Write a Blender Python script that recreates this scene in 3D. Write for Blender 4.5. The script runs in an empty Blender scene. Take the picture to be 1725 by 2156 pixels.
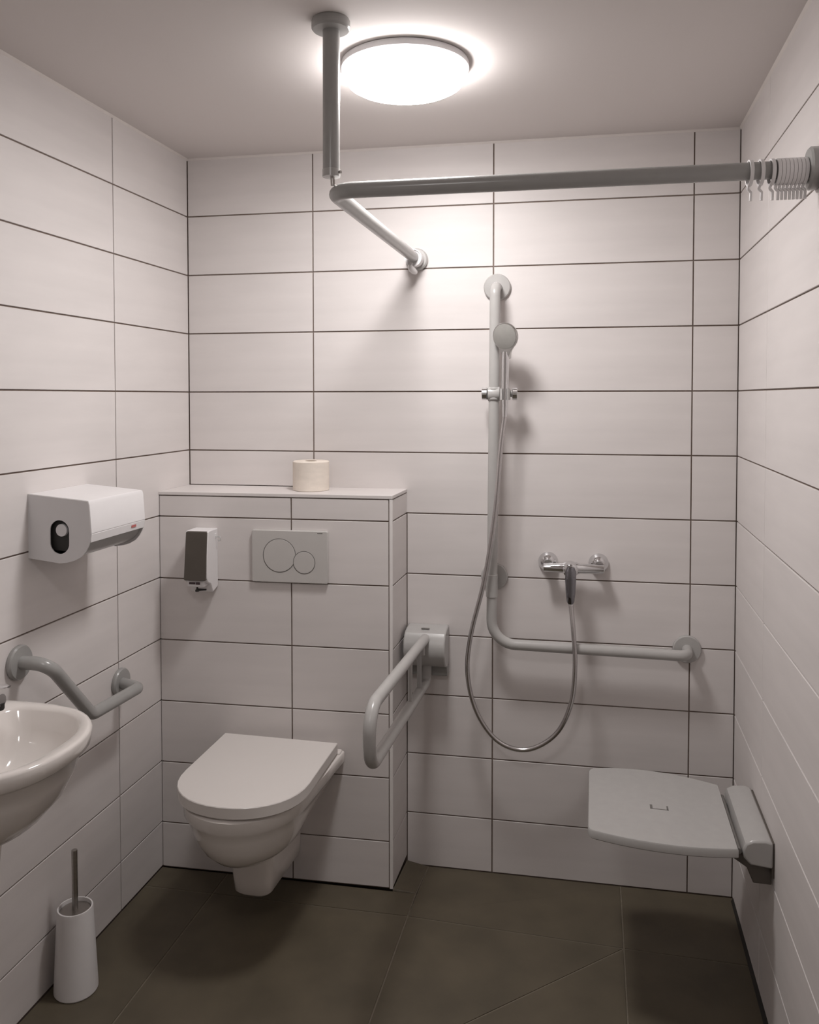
import bpy, bmesh, math, random
from mathutils import Vector, Matrix
random.seed(4)
S = bpy.context.scene
COL = S.collection

# ------------------------------------------------------------------ camera, world, exposure
W_PX, H_PX = 1725.0, 2156.0
CAM = (0.802, -2.687, 1.532); YAW, PITCH, ROLL = -0.186, -0.032, -0.001
F_PX, CX, CY = 1750.0, 843.7, 891.5
cam_d = bpy.data.cameras.new('camera'); cam = bpy.data.objects.new('camera', cam_d); COL.objects.link(cam)
fw = Vector((math.sin(YAW)*math.cos(PITCH), math.cos(YAW)*math.cos(PITCH), math.sin(PITCH)))
rt = Vector((math.cos(YAW), -math.sin(YAW), 0)); up = rt.cross(fw)
r2 = math.cos(ROLL)*rt + math.sin(ROLL)*up; u2 = -math.sin(ROLL)*rt + math.cos(ROLL)*up
cam.matrix_world = Matrix(((r2.x, u2.x, -fw.x, CAM[0]), (r2.y, u2.y, -fw.y, CAM[1]), (r2.z, u2.z, -fw.z, CAM[2]), (0, 0, 0, 1)))
cam_d.sensor_fit = 'HORIZONTAL'; cam_d.sensor_width = 36.0; cam_d.lens = F_PX/W_PX*36.0
cam_d.shift_x = (W_PX/2-CX)/W_PX; cam_d.shift_y = (CY-H_PX/2)/W_PX
cam_d.clip_start = 0.02
S.camera = cam
world = bpy.data.worlds.new('world'); S.world = world; world.use_nodes = True
world.node_tree.nodes['Background'].inputs[0].default_value = (0.02, 0.02, 0.02, 1)
world.node_tree.nodes['Background'].inputs[1].default_value = 0.5
S.view_settings.view_transform = 'Standard'; S.view_settings.look = 'None'
S.view_settings.gamma = 1.0; S.view_settings.use_curve_mapping = False
S.view_settings.exposure = 0.0
LAMP_STRENGTH = 80.0
LAMP_RIM_STRENGTH = 28.0
LAMP2 = 0.38                               # the same lamp nearer the door gives this share
LAMP_COLOR = (1.0, 0.968, 0.958, 1)

# ------------------------------------------------------------------ room numbers (metres)
XL, XR, T = -0.447, 1.346, 0.043          # side walls: x = XL + T*y, x = XR + T*y
ZC, ZR = 2.345, 1.549                      # ceiling, reference tile joint
YB = -3.3                                  # wall behind the viewer
DEP = 0.211; XBX = 0.307; ZS = 1.229       # boxed-in cistern
TH = -math.atan(T)

# ------------------------------------------------------------------ materials
def mat(name, col, rough=0.5, metal=0.0, spec=0.5, coat=0.0, noise=None, bump=None, emit=None, trans=0.0, vary=0.0):
    m = bpy.data.materials.new(name); m.use_nodes = True
    nt = m.node_tree; b = nt.nodes['Principled BSDF']
    b.inputs['Base Color'].default_value = (*col, 1); b.inputs['Roughness'].default_value = rough
    b.inputs['Metallic'].default_value = metal; b.inputs['Specular IOR Level'].default_value = spec
    b.inputs['Coat Weight'].default_value = coat; b.inputs['Coat Roughness'].default_value = 0.05
    b.inputs['Transmission Weight'].default_value = trans
    if emit:
        b.inputs['Emission Color'].default_value = emit[0]; b.inputs['Emission Strength'].default_value = emit[1]
    if noise or bump:
        tc = nt.nodes.new('ShaderNodeTexCoord')
        mp = nt.nodes.new('ShaderNodeMapping'); nt.links.new(tc.outputs['Object'], mp.inputs[0])
    if noise:                      # noise = (scale xyz, amount)
        mp.inputs['Scale'].default_value = noise[0]
        n = nt.nodes.new('ShaderNodeTexNoise'); n.inputs['Scale'].default_value = 1.0; n.inputs['Detail'].default_value = 5
        nt.links.new(mp.outputs[0], n.inputs[0])
        r = nt.nodes.new('ShaderNodeValToRGB')
        a = noise[1]
        r.color_ramp.elements[0].position = 0.3; r.color_ramp.elements[1].position = 0.7
        r.color_ramp.elements[0].color = (*[c*(1-a) for c in col], 1)
        r.color_ramp.elements[1].color = (*[min(1, c*(1+a)) for c in col], 1)
        nt.links.new(n.outputs[0], r.inputs[0]); last = r.outputs[0]
        if vary:
            oi = nt.nodes.new('ShaderNodeObjectInfo'); mr = nt.nodes.new('ShaderNodeMapRange')
            mr.inputs[3].default_value = 1-vary; mr.inputs[4].default_value = 1+vary
            nt.links.new(oi.outputs['Random'], mr.inputs[0])
            hv = nt.nodes.new('ShaderNodeHueSaturation'); nt.links.new(mr.outputs[0], hv.inputs['Value'])
            nt.links.new(last, hv.inputs['Color']); last = hv.outputs[0]
        nt.links.new(last, b.inputs['Base Color'])
    if bump:                       # bump = (scale, strength, distance)
        n2 = nt.nodes.new('ShaderNodeTexNoise'); n2.inputs['Scale'].default_value = bump[0]; n2.inputs['Detail'].default_value = 4
        nt.links.new(tc.outputs['Object'], n2.inputs[0])
        bp = nt.nodes.new('ShaderNodeBump'); bp.inputs['Strength'].default_value = bump[1]; bp.inputs['Distance'].default_value = bump[2]
        nt.links.new(n2.outputs[0], bp.inputs['Height']); nt.links.new(bp.outputs[0], b.inputs['Normal'])
    return m
M_TILE = mat('wall_tile', (0.70, 0.660, 0.645), 0.46, spec=0.4, noise=((3, 3, 22), 0.035), bump=(9, 0.12, 0.002), vary=0.012)
M_GROUT = mat('wall_grout', (0.20, 0.155, 0.13), 0.9, noise=((60, 60, 60), 0.12))
M_CEIL = mat('ceiling_paint', (0.70, 0.655, 0.635), 0.9, bump=(220, 0.1, 0.0008))
M_FLOOR = mat('floor_tile', (0.098, 0.080, 0.053), 0.55, noise=((7, 7, 7), 0.16), bump=(160, 0.12, 0.0006), vary=0.03)
M_FGROUT = mat('floor_grout', (0.165, 0.140, 0.106), 0.9, noise=((80, 80, 80), 0.1))
M_GREY = mat('grey_nylon', (0.34, 0.335, 0.325), 0.24, noise=((40, 40, 40), 0.02))
M_GREY2 = mat('pale_grey_nylon', (0.43, 0.418, 0.405), 0.26, noise=((40, 40, 40), 0.02))
M_CERAM = mat('white_ceramic', (0.78, 0.735, 0.70), 0.10, coat=0.3, noise=((5, 5, 5), 0.01))
M_LID = mat('white_duroplast', (0.76, 0.72, 0.69), 0.2, noise=((5, 5, 5), 0.01))
M_PLAST = mat('white_plastic', (0.76, 0.74, 0.74), 0.35, noise=((30, 30, 30), 0.01))
M_PLATE = mat('flush_plate_plastic', (0.55, 0.53, 0.51), 0.3, noise=((30, 30, 30), 0.01))
M_SIDE = mat('pale_grey_plastic', (0.68, 0.665, 0.67), 0.35, noise=((30, 30, 30), 0.01))
M_CHROME = mat('chrome', (0.72, 0.72, 0.73), 0.07, metal=1.0, noise=((10, 10, 10), 0.01))
M_STEEL = mat('brushed_steel', (0.42, 0.40, 0.38), 0.3, metal=1.0, noise=((4, 4, 200), 0.06))
M_HOSE = mat('metal_hose', (0.58, 0.56, 0.56), 0.22, metal=1.0, noise=((10, 10, 10), 0.02))
M_DARK = mat('dark_brown_plastic', (0.085, 0.072, 0.060), 0.35, noise=((30, 30, 30), 0.05))
M_BLACK = mat('dark_sealant', (0.022, 0.020, 0.018), 0.6, noise=((60, 60, 60), 0.1))
M_SHADOWGAP = mat('grey_groove', (0.16, 0.15, 0.14), 0.6, noise=((60, 60, 60), 0.05))  # dark tone for painted groove shade, plus the maker mark and hinge rod
M_RED = mat('red_mark', (0.45, 0.12, 0.11), 0.5, noise=((60, 60, 60), 0.05))
M_PURPLE = mat('dark_mark', (0.07, 0.045, 0.05), 0.5, noise=((60, 60, 60), 0.05))
M_PAPER = mat('toilet_paper', (0.80, 0.725, 0.645), 0.95, noise=((25, 25, 60), 0.05), bump=(180, 0.3, 0.001))
M_CARD = mat('cardboard', (0.35, 0.27, 0.19), 0.9, noise=((40, 40, 40), 0.08))
M_TRIM = mat('white_edge_profile', (0.80, 0.77, 0.75), 0.3, noise=((30, 30, 30), 0.01))
M_SEAL = mat('white_sealant', (0.74, 0.69, 0.66), 0.6, noise=((30, 30, 30), 0.02))
M_CLEAR = mat('clear_plastic', (0.8, 0.82, 0.8), 0.2, trans=0.7, noise=((30, 30, 30), 0.01))
M_DOOR = mat('door_paint', (0.55, 0.52, 0.48), 0.5, noise=((6, 6, 1), 0.03))
M_LAMPRIM = mat('lamp_rim_glow', (0.9, 0.88, 0.87), 0.4, emit=(LAMP_COLOR, LAMP_RIM_STRENGTH), noise=((6, 6, 6), 0.01))
M_LAMP = mat('lamp_shade_glow', (0.9, 0.88, 0.87), 0.4, emit=(LAMP_COLOR, LAMP_STRENGTH), noise=((6, 6, 6), 0.01))
M_LAMPRIM2 = mat('lamp_rim_glow_weaker', (0.9, 0.88, 0.87), 0.4, emit=(LAMP_COLOR, LAMP_RIM_STRENGTH*LAMP2), noise=((6, 6, 6), 0.01))
M_LAMP2 = mat('lamp_shade_glow_weaker', (0.9, 0.88, 0.87), 0.4, emit=(LAMP_COLOR, LAMP_STRENGTH*LAMP2), noise=((6, 6, 6), 0.01))

# ------------------------------------------------------------------ mesh helpers
def V(*a): return Vector(a)
class MB:
    def __init__(s): s.v = []; s.f = []; s.mi = []; s.cur = 0
    def add(s, vs, fs):
        o = len(s.v); s.v += [tuple(v) for v in vs]; s.f += [tuple(i+o for i in f) for f in fs]; s.mi += [s.cur]*len(fs); return s
    def box(s, a, b):
        (x0, y0, z0), (x1, y1, z1) = a, b
        vs = [(x0,y0,z0),(x1,y0,z0),(x1,y1,z0),(x0,y1,z0),(x0,y0,z1),(x1,y0,z1),(x1,y1,z1),(x0,y1,z1)]
        return s.add(vs, [(0,3,2,1),(4,5,6,7),(0,1,5,4),(1,2,6,5),(2,3,7,6),(3,0,4,7)])
    def loft(s, secs, cap0=True, cap1=True, closed=True):
        n = len(secs[0]); vs = [p for sc in secs for p in sc]; fs = []
        for k in range(len(secs)-1):
            for i in range(n if closed else n-1):
                j = (i+1) % n
                fs.append((k*n+i, k*n+j, (k+1)*n+j, (k+1)*n+i))
        if cap0: fs.append(tuple(range(n-1, -1, -1)))
        if cap1: fs.append(tuple((len(secs)-1)*n+i for i in range(n)))
        return s.add(vs, fs)
    def tube(s, path, r, n=14, caps=True, squash=None):
        P = [Vector(p) for p in path]; m = len(P)
        R = r if isinstance(r, (list, tuple)) else [r]*m
        t = [(P[min(i+1, m-1)]-P[max(i-1, 0)]).normalized() for i in range(m)]
        a = Vector((0, 0, 1)) if abs(t[0].z) < 0.9 else Vector((1, 0, 0))
        nrm = (a-a.dot(t[0])*t[0]).normalized(); secs = []
        for i in range(m):
            nrm = (nrm-nrm.dot(t[i])*t[i]).normalized(); bn = t[i].cross(nrm)
            secs.append([P[i]+R[i]*(math.cos(q)*nrm+math.sin(q)*bn) for q in [2*math.pi*k/n for k in range(n)]])
        return s.loft(secs, caps, caps)
    def lathe(s, prof, o=(0,0,0), d=(0,0,1), n=32, caps=True):     # prof: (radius, along d)
        o = Vector(o); d = Vector(d).normalized()
        a = Vector((0, 0, 1)) if abs(d.z) < 0.9 else Vector((1, 0, 0))
        u = (a-a.dot(d)*d).normalized(); w = d.cross(u)
        secs = [[o+h*d+max(r, 1e-4)*(math.cos(q)*u+math.sin(q)*w) for q in [2*math.pi*k/n for k in range(n)]] for r, h in prof]
        return s.loft(secs, caps, caps)
    def prism(s, outline, d0, d1, axes='xy'):                      # outline in 2 axes, extruded along the third
        def p(a, b, c): return {'xy': (a, b, c), 'xz': (a, c, b), 'yz': (c, a, b)}[axes]
        return s.loft([[p(a, b, d0) for a, b in outline], [p(a, b, d1) for a, b in outline]])
    def torus(s, c, d, R, r, n=32, m=8):
        c = Vector(c); d = Vector(d).normalized(); a = Vector((0, 0, 1)) if abs(d.z) < 0.9 else Vector((1, 0, 0))
        u = (a-a.dot(d)*d).normalized(); w = d.cross(u); vs = []; fs = []
        for i in range(n):
            q = 2*math.pi*i/n; e = math.cos(q)*u+math.sin(q)*w
            for j in range(m):
                k = 2*math.pi*j/m; vs.append(c+(R+r*math.cos(k))*e+r*math.sin(k)*d)
        for i in range(n):
            for j in range(m):
                fs.append((i*m+j, ((i+1) % n)*m+j, ((i+1) % n)*m+(j+1) % m, i*m+(j+1) % m))
        return s.add(vs, fs)
    def build(s, name, material, parent=None, smooth=35, bevel=0, segs=2, subsurf=0):
        me = bpy.data.meshes.new(name); me.from_pydata(s.v, [], s.f)
        mats = material if isinstance(material, (list, tuple)) else [material]
        for m in mats: me.materials.append(m)
        if len(mats) > 1:
            for p, i in zip(me.polygons, s.mi): p.material_index = i
        bm = bmesh.new(); bm.from_mesh(me); bmesh.ops.recalc_face_normals(bm, faces=bm.faces)
        if smooth:
            for f in bm.faces: f.smooth = True
            th = math.radians(smooth)
            for e in bm.edges:
                e.smooth = (len(e.link_faces) == 2 and e.calc_face_angle(0) < th) or bool(subsurf)
        bm.to_mesh(me); bm.free()
        o = bpy.data.objects.new(name, me); COL.objects.link(o)
        if parent: o.parent = parent
        if bevel:
            b = o.modifiers.new('bevel', 'BEVEL'); b.width = bevel; b.segments = segs; b.limit_method = 'ANGLE'; b.angle_limit = math.radians(40)
        if subsurf:
            q = o.modifiers.new('subsurf', 'SUBSURF'); q.levels = subsurf; q.render_levels = subsurf
        return o
def fillet(pts, R, n=8):
    P = [Vector(p) for p in pts]; out = [P[0]]
    Rs = R if isinstance(R, (list, tuple)) else [R]*(len(P)-2)
    for i in range(1, len(P)-1):
        a = (P[i-1]-P[i]); b = (P[i+1]-P[i]); la, lb = a.length, b.length; a.normalize(); b.normalize()
        ang = a.angle(b); r = Rs[i-1]; t = min(r/math.tan(ang/2), la*0.48, lb*0.48); r = t*math.tan(ang/2)
        c = P[i]+(a+b).normalized()*(r/math.sin(ang/2))
        p0 = P[i]+a*t-c; p1 = P[i]+b*t-c; w = p0.angle(p1)
        for k in range(n+1):
            q = k/n; out.append(c+(math.sin((1-q)*w)*p0+math.sin(q*w)*p1)/math.sin(w))
    out.append(P[-1]); return out
def catmull(pts, n=8):
    P = [Vector(p) for p in pts]; P = [2*P[0]-P[1]]+P+[2*P[-1]-P[-2]]; out = []
    for i in range(1, len(P)-2):
        for k in range(n):
            t = k/n; a, b, c, d = P[i-1], P[i], P[i+1], P[i+2]
            out.append(0.5*((2*b)+(c-a)*t+(2*a-5*b+4*c-d)*t*t+(3*b-a-3*c+d)*t**3))
    out.append(P[-2]); return out
def rrect(x0, x1, y0, y1, r, n=5):
    out = []
    for cx, cy, a in ((x1-r, y1-r, 0), (x0+r, y1-r, 90), (x0+r, y0+r, 180), (x1-r, y0+r, 270)):
        for k in range(n+1):
            q = math.radians(a+90*k/n); out.append((cx+r*math.cos(q), cy+r*math.sin(q)))
    return out
def props(o, label=None, cat=None, group=None, kind=None):
    if label: o['label'] = label
    if cat: o['category'] = cat
    if group: o['group'] = group
    if kind: o['kind'] = kind
    return o
def thing(name, label, cat, loc, rz=0.0, group=None):
    o = bpy.data.objects.new(name, None); COL.objects.link(o); o.location = loc; o.rotation_euler = (0, 0, rz)
    o.empty_display_size = 0.05
    return props(o, label, cat, group)
def copy_tree(o, parent=None):
    c = o.copy(); COL.objects.link(c); c.parent = parent
    for ch in list(o.children): copy_tree(ch, c)
    return c

# ------------------------------------------------------------------ tiled planes
TT, GAP = 0.004, 0.0042
_tiles = {}
def tile_mesh(w, h, material=None, key='wall'):
    k = (round(w, 4), round(h, 4), key)
    if k in _tiles: return _tiles[k]
    c = 0.0009
    vs = [(0,0,0),(w,0,0),(w,0,h),(0,0,h), (0,-(TT-c),0),(w,-(TT-c),0),(w,-(TT-c),h),(0,-(TT-c),h), (c,-TT,c),(w-c,-TT,c),(w-c,-TT,h-c),(c,-TT,h-c)]
    fs = [(3,2,1,0),(0,1,5,4),(1,2,6,5),(2,3,7,6),(3,0,4,7),(4,5,9,8),(5,6,10,9),(6,7,11,10),(7,4,8,11),(8,9,10,11)]
    me = bpy.data.meshes.new('tile'); me.from_pydata(vs, [], fs); me.materials.append(material or M_TILE); me.update()
    _tiles[k] = me; return me
def tile_rect(parent, s0, s1, z0, z1, g=GAP, edge=(1, 1, 1, 1)):
    """tile in the parent's local frame: s along local x, facing local -y, back on y=0"""
    a = s0+g/2*edge[0]; b = s1-g/2*edge[1]; c = z0+g/2*edge[2]; d = z1-g/2*edge[3]
    o = bpy.data.objects.new('tile', tile_mesh(b-a, d-c)); COL.objects.link(o); o.parent = parent; o.location = (a, 0, c); return o
def slab(name, loc, rz, x0, x1, z0, z1, th=0.08, material=None, holes=None):
    """wall slab whose grout face lies at local y = 0 and tile faces at y = -TT; loc is the tile-face origin"""
    m = MB().box((x0, 0, z0), (x1, th, z1)).build(name, material or M_GROUT, smooth=0)
    m.rotation_euler = (0, 0, rz); m.location = loc
    return props(m, kind='structure')
ROWS = [ZR+0.2*k for k in range(-8, 5)]
def zrows(zmin, zmax):
    r = [z for z in ROWS if zmin+0.004 < z < zmax-0.004]; r = [zmin]+r+[zmax]
    return list(zip(r[:-1], r[1:]))

# back wall (tile faces at y = 0)
wb = slab('wall_back', (0, TT, 0), 0, XL-0.1, XR+0.1, -0.12, ZC)
cols = [XL, -0.001, 0.600, 1.212, XR]
for i in range(4):
    for z0, z1 in zrows(-0.028, ZC-0.001):
        a, b = cols[i], cols[i+1]
        if z1 < ZS and b <= 0.0: continue
        if i == 0 and z0 < ZS < z1: z0 = ZS
        if i == 1 and z1 < ZS: a = XBX+0.010
        tile_rect(wb, a, b, z0, z1)
# left wall: local x runs along the wall (towards the viewer is -x ... ) ; faces +x
def side_frame(name, x_at0, face):
    """face=+1: wall on the left looking to +x; face=-1: wall on the right looking to -x"""
    n = Vector((1, -T, 0)).normalized()*face                       # inward normal
    # local x axis such that local -y = n  -> local y = -n ; local x = y cross z
    ly = -n; lx = ly.cross(Vector((0, 0, 1)))
    rz = math.atan2(lx.y, lx.x)
    origin = Vector((x_at0, 0, 0))-n*TT
    return origin, rz, lx
oL, rL, lxL = side_frame('wall_left', XL, 1)
oR, rR, lxR = side_frame('wall_right', XR, -1)
def side_wall(name, o, rz, lx, joint_y, fsign, zbot):
    s = 1 if lx.y > 0 else -1                                      # local x increases with world y ?
    L = -YB+0.05
    w = slab(name, o, rz, min(0.1*s, -L*s), max(0.1*s, -L*s), -0.12, ZC)
    ys = [0.0]+[joint_y-0.6*k for k in range(6) if joint_y-0.6*k > YB]+[YB]
    for y1, y0 in zip(ys[:-1], ys[1:]):
        a, b = sorted((y0*s, y1*s))
        for z0, z1 in zrows(zbot, ZC-0.001): tile_rect(w, a, b, z0, z1)
    return w
wl = side_wall('wall_left', oL, rL, lxL, -0.453, 1, 0.002)
wr = side_wall('wall_right', oR, rR, lxR, -0.425, -1, -0.026)
# wall behind the viewer with a door
wf = slab('wall_front', (0, YB, 0), math.pi, -1.45, 0.75, -0.12, ZC, material=M_TILE)
dr = MB().box((-0.05, YB, 0.0), (0.85, YB+0.035, 2.03)).build('door_1', M_DOOR, smooth=0, bevel=0.003); props(dr, kind='structure')
dh = MB().tube(fillet([(0.02, YB+0.035, 1.03), (0.02, YB+0.085, 1.03), (0.14, YB+0.085, 1.03)], 0.012), 0.008).build('door_handle', M_STEEL, dr)
# ceiling
ce = MB().box((-0.75, YB-0.05, ZC), (XR+0.15, 0.1, ZC+0.08)).build('ceiling', M_CEIL, smooth=0); props(ce, kind='structure')
# sealant line under the ceiling
for k, (p, q) in enumerate((((XL, 0), (XR, 0)), ((XL, 0), (XL+T*YB, YB)), ((XR, 0), (XR+T*YB, YB)))):
    d = Vector((q[0]-p[0], q[1]-p[1], 0)); L = d.length; d.normalize(); n = (Vector((0, -1, 0)), Vector((1, 0, 0)), Vector((-1, 0, 0)))[k]
    P = Vector((p[0], p[1], ZC)); Q = Vector((q[0], q[1], ZC)); r = 0.006
    m = MB().loft([[a, a+n*r, a-Vector((0, 0, r))] for a in (P, Q)]).build('trim_%d' % (k+1), M_SEAL, smooth=0); props(m, kind='structure')

# floor: slopes gently down inside the shower corner
def fz(x, y):
    sx = min(1, max(0, (x-0.385)/0.6)); sy = min(1, max(0, (y+0.32)/0.32))
    a = -0.020*sx; 
    if x > 0.98: a = -0.020-0.008*min(1, (x-0.98)/0.36)
    b = -0.028 if x > 0.384 else (-0.014 if x > 0.31 else 0.0)
    near = min(1, max(0, (y+1.6)/0.7))                            # level again nearer the viewer
    return (a*(1-sy)+b*sy)*near if y < 0 else b
fl = MB().box((-0.75, YB-0.05, -0.16), (XR+0.15, 0.1, -0.034)).build('floor', M_FGROUT, smooth=0); props(fl, kind='structure')
def floor_tile(poly, g=0.0022, z=None):
    P = [Vector((a, b)) for a, b in poly]; n = len(P); out = []
    area = sum(P[i].x*P[(i+1) % n].y-P[(i+1) % n].x*P[i].y for i in range(n))
    if area < 0: P.reverse()
    for i in range(n):                                            # inset every edge by half a joint
        a, b, c = P[i-1], P[i], P[(i+1) % n]
        d1 = (b-a).normalized(); d2 = (c-b).normalized(); n1 = Vector((-d1.y, d1.x)); n2 = Vector((-d2.y, d2.x))
        k = (n1+n2); k = k/ (k.dot(n1)); out.append(b+k*g)
    m = MB(); c = 0.001
    top = [(p.x, p.y, fz(q.x, q.y)) for p, q in zip(out, P)]
    cen = Vector((sum(p[0] for p in top)/n, sum(p[1] for p in top)/n, 0))
    ins = []
    for t in top:
        d = (cen-Vector((t[0], t[1], 0))).normalized()*c*1.4; ins.append((t[0]+d.x, t[1]+d.y, t[2]))
    m.loft([[(t[0], t[1], -0.034) for t in top], [(t[0], t[1], t[2]-c) for t in top], ins])
    return m.build('tile', M_FLOOR, fl, smooth=0)
# grout bed between the tiles follows just under their faces
def gx(i, y): return (-0.838, -0.236, 0.376, 0.995, 1.60)[i]+T*(y+0.32)*1.0
ysf = [0.0, -0.32, -0.92, -1.52, -2.12, -2.72, -3.30]
def xl(y): return XL+T*y
def xr(y): return XR+T*y
def yb(x): return -DEP+0.02*(x-XL)                                # front face of the boxed cistern
bed = MB()
for j in range(len(ysf)-1):
    y1, y0 = ysf[j], ysf[j+1]
    for i in range(4):
        a0, a1 = max(gx(i, y0), xl(y0)), max(gx(i, y1), xl(y1)); b0, b1 = min(gx(i+1, y0), xr(y0)), min(gx(i+1, y1), xr(y1))
        if b0-a0 < 0.01: continue
        if j == 0 and i < 2:
            cells = [[(a0, y0), (b0, y0), (b0+T*0.115, yb(b0)), (a1 if i else XL-0.009, yb(a1))]] if i < 2 else []
            cells[0][2] = (min(cells[0][2][0], XBX+0.3), cells[0][2][1])
        elif j == 0 and i == 2: cells = [[(a0, y0), (b0, y0), (b1, y1), (a1, y1)]]
        elif j == 1 and i == 2: cells = [[(a0, y0), (b1, y1), (a1, y1)], [(a0, y0), (b0, y0), (b1, y1)]]
        else: cells = [[(a0, y0), (b0, y0), (b1, y1), (a1, y1)]]
        if j == 0 and i == 1:                                       # tile that wraps the cistern corner: front part and side part
            cells = [[(a0, y0), (b0, y0), (b0+0.0045, yb(0.3)), (a1-0.009, yb(a1))]]
            cells.append([(XBX, yb(0.3)), (b0+0.0045, yb(0.3)), (b1, 0), (XBX+0.010, 0)])
            b_0 = cells[1][1][0]
        for c in cells:
            floor_tile(c)
            bed.loft([[(p[0], p[1], -0.033) for p in c], [(p[0], p[1], fz(*p)-0.0018) for p in c]])
bd = bed.build('joint_bed', M_FGROUT, fl, smooth=0)
# dark sealant joint along the foot of the right wall
m = MB(); secs = []
for y in (-0.02, -0.32, -0.92, -1.6, -3.2):
    z = fz(xr(y)-0.001, y); w = 0.007+0.004*min(1, -y)
    secs.append([(xr(y), y, z+w+0.004), (xr(y)-w*0.6, y, z+0.004), (xr(y)-w, y, z-0.001), (xr(y), y, z-0.001)])
sj = m.loft(secs).build('trim_4', M_BLACK, smooth=0); props(sj, kind='structure')

# ------------------------------------------------------------------ boxed-in cistern wall (half height)
bw = MB().prism([(XL-0.009+0.004, yb(XL)+TT), (XBX-TT, yb(XBX)+TT), (XBX+0.010-TT, 0), (XL, 0)], 0.0, ZS-0.012).build('wall_half_height', M_GROUT, smooth=0)
props(bw, kind='structure')
def clad(parent, p, q, scols, zr):
    """tiles between plan points p -> q (facing right-hand side of p->q), columns in distance along"""
    d = Vector((q[0]-p[0], q[1]-p[1])); rz = math.atan2(d.y, d.x); nrm = Vector((d.y, -d.x)).normalized()
    for s0, s1 in zip(scols[:-1], scols[1:]):
        for z0, z1 in zr:
            a = s0+GAP/2; b = s1-GAP/2; c = z0+GAP/2; e = z1-GAP/2
            o = bpy.data.objects.new('tile', tile_mesh(b-a, e-c)); COL.objects.link(o); o.parent = parent
            pos = Vector(p)-nrm*TT+d.normalized()*a
            o.location = (pos.x, pos.y, c); o.rotation_euler = (0, 0, rz)
LB = (XBX-0.010)-(XL-0.009)
clad(bw, (XL-0.009, yb(XL)), (XBX, yb(XBX)), [0, -0.015-(XL-0.009), LB], zrows(0.002, ZS-0.012))
clad(bw, (XBX, yb(XBX)), (XBX+0.010, 0), [0.003, -yb(XBX)], zrows(0.002, ZS-0.012))
ledge = MB().prism([(XL-0.009, yb(XL)-0.002), (XBX+0.001, yb(XBX)-0.002), (XBX+0.011, 0), (XL, 0)], ZS-0.011, ZS).build('ledge', M_TILE, bw, smooth=0, bevel=0.0015)
yt = yb(XBX)
tr = MB().prism([(XBX-0.009, yt-0.001), (XBX-0.001, yt-0.001), (XBX+0.001, yt+0.001), (XBX+0.001, yt+0.003), (XBX-0.009, yt+0.0035)], 0.001, ZS-0.012).build('edge_profile', M_TRIM, bw, smooth=0)

# ------------------------------------------------------------------ ceiling lamp
def ceiling_lamp(loc, label, ma, mb, strength_group):
    lamp = thing('ceiling_lamp', label, 'lamp', loc, 0, strength_group)
    MB().lathe([(0.150, -0.0005), (0.156, -0.002), (0.156, -0.016), (0.152, -0.018), (0.142, -0.018)], n=64).build('base_ring', M_SIDE, lamp)
    m = MB(); m.lathe([(0.141, -0.0175), (0.1455, -0.024), (0.1455, -0.036), (0.140, -0.048), (0.128, -0.0545)], n=64, caps=False); m.cur = 1
    m.lathe([(0.128, -0.0545), (0.120, -0.0565), (0.08, -0.060), (0.03, -0.0615), (0.0001, -0.062)], n=64, caps=False)
    m.build('lamp_shade', [ma, mb], lamp, smooth=60)
ceiling_lamp((0.433, -0.662, ZC), 'round white lit ceiling lamp with an opal shade, in front of the back wall', M_LAMPRIM, M_LAMP, None)
ceiling_lamp((0.36, -2.25, ZC), 'round ceiling lamp near the door, behind the viewer', M_LAMPRIM2, M_LAMP2, None)

# ------------------------------------------------------------------ shower curtain rail
RZ = 1.979; RX, RY = 0.318, -0.925
cr = thing('curtain_rail', 'grey tubular corner shower curtain rail hung from the ceiling', 'rail', (RX, RY, RZ))
xe = XR+T*(-0.91)
MB().tube(fillet([(0.352-RX, -0.004-RY, -0.002), (0, 0, 0), (xe-0.004-RX, 0.017, 0.003)], 0.045, 12), 0.0175, 20).build('rail_tube', M_GREY, cr)
MB().tube([(0, 0, 0.032), (0.0005, 0.0015, ZC-RZ-0.008)], 0.0185, 24).build('ceiling_post', M_GREY, cr)
MB().lathe([(0.0192, 0.030), (0.0192, 0.046)], n=24).build('post_ferrule', M_GREY2, cr)
MB().tube([(0.019, -0.006, 0.038), (0.0235, -0.008, 0.038)], 0.0035, 10).build('grub_screw', M_STEEL, cr)
MB().tube([(0.003, 0.002, 0.012), (0.002, 0, 0.033)], 0.005, 12).build('connector_pin', M_STEEL, cr)
MB().lathe([(0.040, ZC-RZ-0.0005), (0.042, ZC-RZ-0.004), (0.042, ZC-RZ-0.018), (0.039, ZC-RZ-0.022), (0.022, ZC-RZ-0.023)], n=36).build('ceiling_flange', M_GREY, cr)
MB().lathe([(0.034, 0.0), (0.036, 0.003), (0.036, 0.013), (0.032, 0.018), (0.018, 0.019)], (0.3525-RX, 0-RY, -0.002), (0, -1, 0), 36).build('wall_flange', M_GREY2, cr)
nR = Vector((-1, T, 0)).normalized()
MB().lathe([(0.040, 0.0), (0.042, 0.003), (0.042, 0.016), (0.038, 0.020), (0.018, 0.021)], (xe-RX, 0.017, 0.003), tuple(nR), 36).build('wall_flange', M_GREY, cr)
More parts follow.
